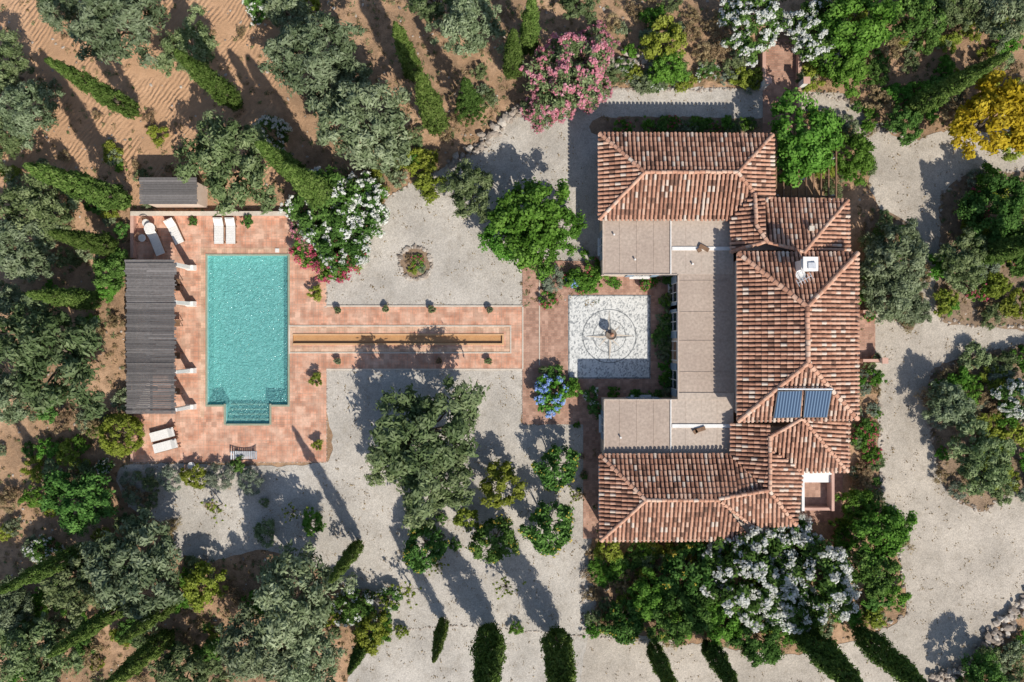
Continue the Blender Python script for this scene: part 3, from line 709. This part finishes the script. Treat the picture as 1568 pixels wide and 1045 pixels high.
LIB['pinkfl']=[(tree('pinkfl',s,3,2.6,1.7,110,(.3,.6),75,.28,.11,'olive','pinkf',.7,.2,lobes=.22,trunkh=.7,tr=.12),3.,2.6) for s in (23,24)]
LIB['redfl']=[(tree('redfl',25,2,1.3,1.1,60,(.3,.5),70,.2,.12,'green','redf',.7,.17,trunkh=.4,tr=.08),2.,1.3)]
LIB['bluefl']=[(tree('bluefl',26,1.3,.75,.6,50,(.2,.34),70,.19,.14,'green','bluef',.55,.14,lobes=.15,trunkh=.3,tr=.05,inner=.6),1.3,.75)]
def sh(nm,s,lm,l=.18,w=.10,fl=None,lob=.2,n=60): return (tree(nm,s,1.2,.65,.6,34,(.16,.36),n,l,w,lm,fl,.4,.1,lobes=lob,trunkh=.25,tr=.05,cmin=-.1,nl=5),1.2,.65)
LIB['shg']=[sh('shg',31,'green'),sh('shg',32,'green',lob=.35),sh('shg',33,'dgreen')]
LIB['sho']=[sh('sho',34,'olive'),sh('sho',35,'olive2'),sh('sho',36,'olive',.22,.08,lob=.35)]
LIB['shd']=[sh('shd',37,'dry',.22,.06,lob=.4,n=40),sh('shd',38,'dry',.22,.06,lob=.35,n=34)]
LIB['shy']=[sh('shy',39,'yg'),sh('shy',40,'yg',lob=.3)]
LIB['shl']=[(tree('shl',41,1.2,.5,.65,60,(.16,.24),65,.18,.04,'grey',lobes=.06,trunkh=.2,tr=.04,cmin=-.1,inner=.7,nl=4),1.2,.5)]
LIB['shw']=[sh('shw',42,'dgreen',fl='whitef')]
LIB['shr']=[sh('shr',43,'green',fl='redf')]
LIB['sap']=[(tree('sap',s,1.5,2.0,.9,26,(.1,.2),22,.2,.08,'yg',lobes=.5,trunkh=1.1,tr=.055,nl=22,inner=.3),1.5,2.0) for s in (71,72)]
LIB['ball']=[(tree('ball',44,1.7,1.2,1.25,150,(.2,.32),60,.16,.08,'yg',lobes=.05,trunkh=.4,tr=.1,cmin=-.5,inner=.85),1.7,1.2)]
def cyp(seed,Hh=12,R=.85,lm='cyp'):
    rng=np.random.default_rng(seed); K=330
    z=.5+(Hh-.7)*rng.random(K)**.92; pr=R*np.minimum(1,(z+.7)/2.2)*np.clip(1-(z/Hh)**1.8,0.02,1)**.7
    pr*=1+.12*np.sin(z*1.7+seed)
    ph=rng.uniform(0,6.28,K); r=pr*(.62+.32*rng.random(K))
    cl=np.stack([r*np.cos(ph),r*np.sin(ph),z,.11+.17*pr/R*rng.uniform(.7,1.3,K)],1)
    b=MB([M['bark'],LM[lm]]); b.tube([(0,0,-.05),(0,0,Hh*.5),(0,0,Hh*.93)],[.17,.11,.03],7)
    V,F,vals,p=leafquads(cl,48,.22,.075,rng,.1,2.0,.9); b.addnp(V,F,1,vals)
    return b.mesh('cypress')
LIB['cyp']=[(cyp(s),) for s in (51,52,53)]
def conifer(seed):
    rng=np.random.default_rng(seed); cl=[]
    for i in range(16):
        z=1+8*i/16; R=1.7*(1-i/17)
        for k in range(9):
            t=rng.uniform(0,6.28)
            for j in (.4,.7,1.): cl.append([R*j*math.cos(t),R*j*math.sin(t),z+.2*j,.22])
    cl=np.array(cl); b=MB([M['bark'],LM['dgreen']]); b.tube([(0,0,0),(0,0,9)],[.17,.03],7)
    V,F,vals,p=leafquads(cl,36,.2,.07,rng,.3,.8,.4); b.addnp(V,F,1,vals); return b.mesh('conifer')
LIB['con']=[(conifer(61),)]
NM={'olive':'olive_tree','oliveg':'olive_tree','sap':'young_sapling','whitesp':'white_oleander','broad':'broadleaf_tree','dbroad':'carob_tree','citrus':'orange_tree','yg':'lemon_tree','yellow':'mulberry_tree','whitefl':'white_oleander','pinkfl':'pink_oleander','redfl':'bougainvillea','bluefl':'hydrangea_bush','shg':'green_shrub','sho':'myrtle_shrub','shd':'dry_shrub','shy':'euphorbia_shrub','shl':'lavender_bush','shw':'white_flower_bush','shr':'red_flower_bush','ball':'clipped_shrub'}
def plant(kind,px,py,rpx,zs=1.0,rot=None,base=0):
    me,R,zc=random.choice(LIB[kind])
    s=rpx*S/R; s=rpx*S*(1-min(zc*s*zs,8)/H)/R
    p=W(px,py,zc*s*zs); o=bpy.data.objects.new(NM[kind],me); scene.collection.objects.link(o)
    o.location=(p[0],p[1],base); o.scale=(s*random.uniform(.93,1.07),s*random.uniform(.93,1.07),s*zs); o.rotation_euler=(0,0,random.uniform(0,6.28) if rot is None else rot)
    return o
def cypress(tx,ty,h,wpx=34,kind='cyp'):
    me=random.choice(LIB[kind])[0]; p=W(tx,ty,h)
    o=bpy.data.objects.new('cypress_tree' if kind=='cyp' else 'fir_tree',me); scene.collection.objects.link(o)
    base=12. if kind=='cyp' else 9.3
    k=(wpx*S/1.7*.9) if kind=='cyp' else wpx*S/3.4*.9
    o.location=(p[0],p[1],0); o.scale=(k,k,h/base); o.rotation_euler=(0,0,random.uniform(0,6.28))
for t in ((70,90,12,34),(268,78,11.5,36),(605,35,11,32),(641,112,13,40),(393,218,11,36),(436,255,12.5,44),(38,254,13,44),(75,356,9,34),(42,450,9,34),(786,46,9,32),(815,-8,10,32),(505,892,10,24),(664,1014,8,22),(742,1085,13,50),(868,1090,13,50),(1040,1080,10,30),(1140,1075,10,32),(1335,1075,12,50),(1440,1075,12,42),(534,1032,6,22),(-5,908,11,32),(72,1006,11,30),(182,985,9,28),(1545,82,12.5,34),(1600,370,8,40),(150,1065,11,34)):
    cypress(*t)
cypress(712,120,8.5,52,'con')
P=[
('olive',185,28,78),('olive',90,0,48),('olive',292,75,48),('olive',480,85,80),('olive',440,20,42),('olive',555,192,80),('olive',528,120,46),('olive',352,252,76),('olive',42,168,55),('olive',2,105,46),('olive',5,215,45),('olive',60,318,60),('olive',30,380,60),('olive',78,545,92),('olive',15,470,45),('olive',720,42,56),('olive',668,0,40),('olive',10,610,48),('olive',718,292,46),('oliveg',600,215,36),
('oliveg',648,672,90,.78),('oliveg',668,735,66,.85),('oliveg',610,700,50,.85),
('olive',212,872,82),('oliveg',115,890,55),('olive',455,915,84),('olive',400,985,70),('oliveg',55,1000,60),('olive',15,925,45),('olive',470,1010,60),('olive',280,1030,50),
('olive',1370,392,58),('olive',1362,450,46),('olive',1392,470,35),('olive',1500,700,52),('olive',1455,620,40),('olive',1540,15,55),('olive',880,-5,38),('olive',1475,395,40),('olive',1450,10,45),
('broad',812,335,62),('broad',858,348,40),('broad',775,365,42),('broad',820,372,46),
('broad',1232,212,60),('broad',1212,250,38),('broad',1305,240,36),('broad',1310,35,62),('broad',1290,100,44),('dbroad',1410,20,46),('broad',1350,815,46),('broad',1310,772,28),('dbroad',1335,870,45),('dbroad',1290,100,25),('dbroad',1385,192,30),
('citrus',852,716,36),('citrus',840,808,44),('yg',768,745,38),('citrus',757,828,36),('citrus',650,838,36),('yg',716,795,20),
('yg',1018,62,36),('broad',1025,105,28),
('citrus',1055,872,48),('broad',1000,915,38),('citrus',955,952,34),('dbroad',1045,935,50),('broad',1105,950,36),('dbroad',1160,978,40),('citrus',1010,960,26),
('yellow',1522,182,66),('yg',1552,222,26),('yellow',1440,0,25),('yg',470,15,24),
('whitefl',1150,872,74),('whitefl',1245,890,76),('whitefl',1200,830,54),('whitefl',1205,925,50),
('whitefl',1150,35,54),('whitefl',1250,48,52),('whitesp',400,5,28),
('whitesp',500,318,60),('whitefl',556,316,44),('whitesp',528,362,52),('whitefl',418,203,28),('pinkfl',470,350,30),('redfl',508,398,34),('redfl',470,385,26),('redfl',542,392,22),
('pinkfl',868,112,66),('pinkfl',908,75,38),('pinkfl',838,160,38),('pinkfl',905,140,30),
('whitesp',540,930,34),('whitefl',1558,610,36),('yg',570,965,34),('yg',315,895,36),
('bluefl',843,604,30),('shg',885,425,20),('bluefl',878,428,13),('shl',845,427,22),('shg',850,575,18),('shg',875,595,18),('shr',838,460,14),('shg',921,418,20),('shg',905,440,12),('shw',905,605,14),('shg',912,628,14),
('ball',186,666,35),('dbroad',120,765,50),('shg',145,660,14),
('shl',262,733,22),('shy',297,728,22),('shl',338,728,24),('shl',385,738,22),('shg',365,712,14),
('dbroad',172,415,30),('broad',165,440,20),('dbroad',150,310,20),
('shy',243,207,17),('shy',172,234,17),('shy',655,250,16),('shy',640,240,14),
('shr',640,400,11,.7),('shd',628,396,9,.7),('shy',632,412,9,.7),('sho',645,411,8,.7),
('broad',480,800,20),('sho',408,815,20),('shw',600,915,20),('shy',615,968,12),('shg',790,962,12),('sho',405,770,8),('shd',322,775,9),
('sap',625,905,24),('sap',775,900,22),('sap',330,778,22),('sap',668,868,20),('sap',590,925,20),('sap',448,785,18),('sap',700,760,22),('sap',880,760,18),
('whitesp',70,845,26),('dbroad',30,960,30),('whitesp',160,715,14),('dbroad',1520,320,50),('dbroad',1560,380,40),('dbroad',1500,1040,40),
('shw',955,100,14),('shd',945,122,14),('shy',1150,118,20),('shl',1115,120,14)]
for t in P: plant(*t)
def pot(px,py,kind='shg',rp=8,s=1.):
    b=MB([M['pot'],M['bed']]); b.lathe([(0,0),(.17,0),(.2,.1),(.26,.42),(.31,.44),(.31,.5),(.26,.5),(.24,.42)],(0,0,0),14,0); b.lathe([(.25,.43),(0,.45)],(0,0,0),14,1)
    o=b.obj('terracotta_urn'); p=W(px,py); o.location=(p[0],p[1],.065); o.scale=(s,s,s)
    e=plant(kind,px,py,rp); e.name='potted_plant'; e.location=(p[0],p[1],.35*s)
for x in (519,592,662,750): pot(x,475+random.uniform(-2,2),'sho',random.uniform(4.5,6.5),.85)
for x in (519,673,748): pot(x,553,'shd' if x==673 else 'sho',6,.85)
pot(487,450,'shy',13);pot(487,581,'shy',11);pot(489,680,'shy',9);pot(300,341,'shg',9);pot(383,341,'shg',11);pot(832,567,'sho',8);pot(985,440,'shr',8,1.2);pot(1035,455,'shg',8);pot(880,592,'shg',10);pot(1326,485,'shr',9);pot(1337,548,'sho',8);pot(1285,262,'shg',10)
def fill(polyg,n,kinds,rr,avoid=()):
    xs=[p[0] for p in polyg]; ys=[p[1] for p in polyg]; k=0;t=0
    while k<n and t<n*30:
        t+=1; x=random.uniform(min(xs),max(xs)); y=random.uniform(min(ys),max(ys))
        if inpoly(x,y,polyg) and not any(inpoly(x,y,a) for a in avoid):
            plant(random.choice(kinds),x,y,random.uniform(*rr)); k+=1
R=lambda a,b,c,d:[(a,b),(c,b),(c,d),(a,d)]
mix=['shg','shg','sho','sho','shd','shy','shd']
fill([(0,620),(190,640),(190,780),(250,830),(330,870),(520,910),(530,1050),(0,1060)],100,mix+['sho'],(9,24))
fill(R(0,230,190,640),38,mix,(9,20)); fill(R(205,215,330,322),8,['sho','shd'],(8,14))
fill(B1,66,['sho','sho','shg','shd','shl','shy','shd'],(11,25)); fill(B2,52,['sho','shg','shd','shr','shl','shy'],(12,25)); fill(B3,20,['sho','shg','shd'],(10,20))
fill(R(925,184,1160,200),22,['shg','shr','sho','shg'],(9,14)); fill([(920,835),(1200,815),(1370,790),(1380,930),(1320,965),(1200,990),(940,970)],85,['shg','shg','sho','shd','shy'],(12,26))
fill([(905,820),(930,830),(930,965),(900,970)],20,['shd','sho','shg'],(9,16))
fill(R(1308,560,1345,785),34,['shg','shl','shr','sho','shd'],(9,17)); fill(R(1318,395,1345,470),10,['shg','sho'],(9,15))
fill([(925,100),(1160,98),(1160,132),(925,130)],34,['shg','shl','sho','shd','shy','shw'],(9,18)); fill([(930,0),(1100,0),(1160,90),(940,85)],26,['shd','sho','shg'],(8,20))
fill([(1225,20),(1568,0),(1568,190),(1420,190),(1340,170),(1300,130),(1225,125)],70,['shg','sho','shd','shy','shd'],(11,24))
fill(R(1225,170,1330,300),16,['shg','shy','sho'],(10,18)); fill(R(1008,425,1034,605),26,['shg','shg','sho'],(9,14)); fill(R(930,600,1010,610),6,['shg'],(8,12)); fill(R(930,423,1030,436),9,['shg','shr'],(7,11))
fill([(1568,960),(1568,1050),(1440,1050),(1520,1000)],22,['shd','shg','sho'],(9,20)); fill(R(560,240,670,300),12,['shg','sho','shy'],(12,24)); fill([(450,330),(560,300),(580,330),(560,390),(505,420),(450,330)],10,['shw','shg'],(10,18))
fill([(600,250),(780,150),(740,100),(600,230)],14,['shd','sho'],(7,16)); fill([(860,400),(905,370),(915,400),(925,440),(860,450)],8,['shg','shr'],(8,14)); fill([(0,0),(560,0),(560,220),(0,220)],16,['shd','sho'],(6,12))
fill([(550,905),(600,900),(600,975),(560,980)],10,['shg','shw','shd'],(9,16)); fill([(195,712),(200,780),(290,850),(320,850),(240,780),(230,715)],16,['shl','sho','shd'],(8,15)); fill([(1300,130),(1345,190),(1340,215),(1310,185)],8,['shg','shd'],(9,15))
fill([(640,740),(700,760),(700,860),(640,880)],7,['shg','sho'],(7,14)); fill([(880,650),(895,650),(895,820),(885,815)],6,['shg','shd'],(5,8))
keep=[G1,G2,G3]; beds=[B1,B2,B3]
krect=[(200,325,500,710),(500,468,925,655),(915,200,1315,830),(190,395,205,640),(1165,60,1225,205)]
def soilpt(x,y):
    if any(inpoly(x,y,b_) for b_ in beds): return True
    if any(r[0]<x<r[2] and r[1]<y<r[3] for r in krect): return False
    return not any(inpoly(x,y,g) for g in keep)
cl=[]
while len(cl)<6500:
    x=random.uniform(-120,1690); y=random.uniform(-120,1170)
    if soilpt(x,y):
        if x<560 and y<250 and random.random()<.7: continue
        p=W(x,y); cl.append([p[0],p[1],.05,random.uniform(.1,.32)])
cl=np.array(cl); rng=np.random.default_rng(5)
b=MB([LM['dry'],LM['olive']])
sel=rng.random(len(cl))<.6
for mi,s_ in ((0,sel),(1,~sel)):
    V,F,v,_=leafquads(cl[s_],12,.24,.05,rng,.6,.35,.3); b.addnp(V,F,mi,v)
b.obj('undergrowth_grass')
b=MB([M['rock']])
k=0
while k<1500:
    x=random.uniform(-60,1630); y=random.uniform(-60,1110)
    if soilpt(x,y): p=W(x,y); rock(b,p[0],p[1],.01,random.uniform(.04,.13)); k+=1
b.obj('scattered_stones')
cl=[]
while len(cl)<1300:
    x=random.uniform(190,1600); y=random.uniform(135,1090)
    if any(inpoly(x,y,g) for g in keep): p=W(x,y); cl.append([p[0],p[1],.05,.25])
b=MB([LM['dry']]); V,F,v,_=leafquads(np.array(cl),4,.12,.06,rng,1.,.08); b.addnp(V,F,0,v); b.obj('fallen_leaves')
# ------------------------------------------------------------------ light, sky, camera
el=math.radians(44); d=Vector((.50,-.866,0)); d.normalize()
sd=Vector((d.x*math.cos(el),d.y*math.cos(el),math.sin(el)))
L=bpy.data.lights.new('sun','SUN'); L.energy=5.0; L.angle=math.radians(.5); L.color=(1,.94,.85)
lo=bpy.data.objects.new('sun',L); scene.collection.objects.link(lo); lo.rotation_euler=sd.to_track_quat('Z','Y').to_euler(); lo.location=sd*100
w=bpy.data.worlds.new('World'); scene.world=w; w.use_nodes=True; nt=w.node_tree
bg=nt.nodes['Background']; sk=nt.nodes.new('ShaderNodeTexSky'); sk.sky_type='NISHITA'; sk.sun_disc=False
sk.sun_elevation=el; sk.sun_rotation=math.atan2(d.x,d.y); nt.links.new(sk.outputs[0],bg.inputs[0]); bg.inputs[1].default_value=.125
cam=bpy.data.cameras.new('camera'); co=bpy.data.objects.new('camera',cam); scene.collection.objects.link(co)
co.location=(0,0,H); cam.lens=28; cam.sensor_width=36; cam.clip_start=.5; cam.clip_end=2000; scene.camera=co
scene.view_settings.view_transform='Standard'; scene.view_settings.look='None'; scene.view_settings.exposure=0
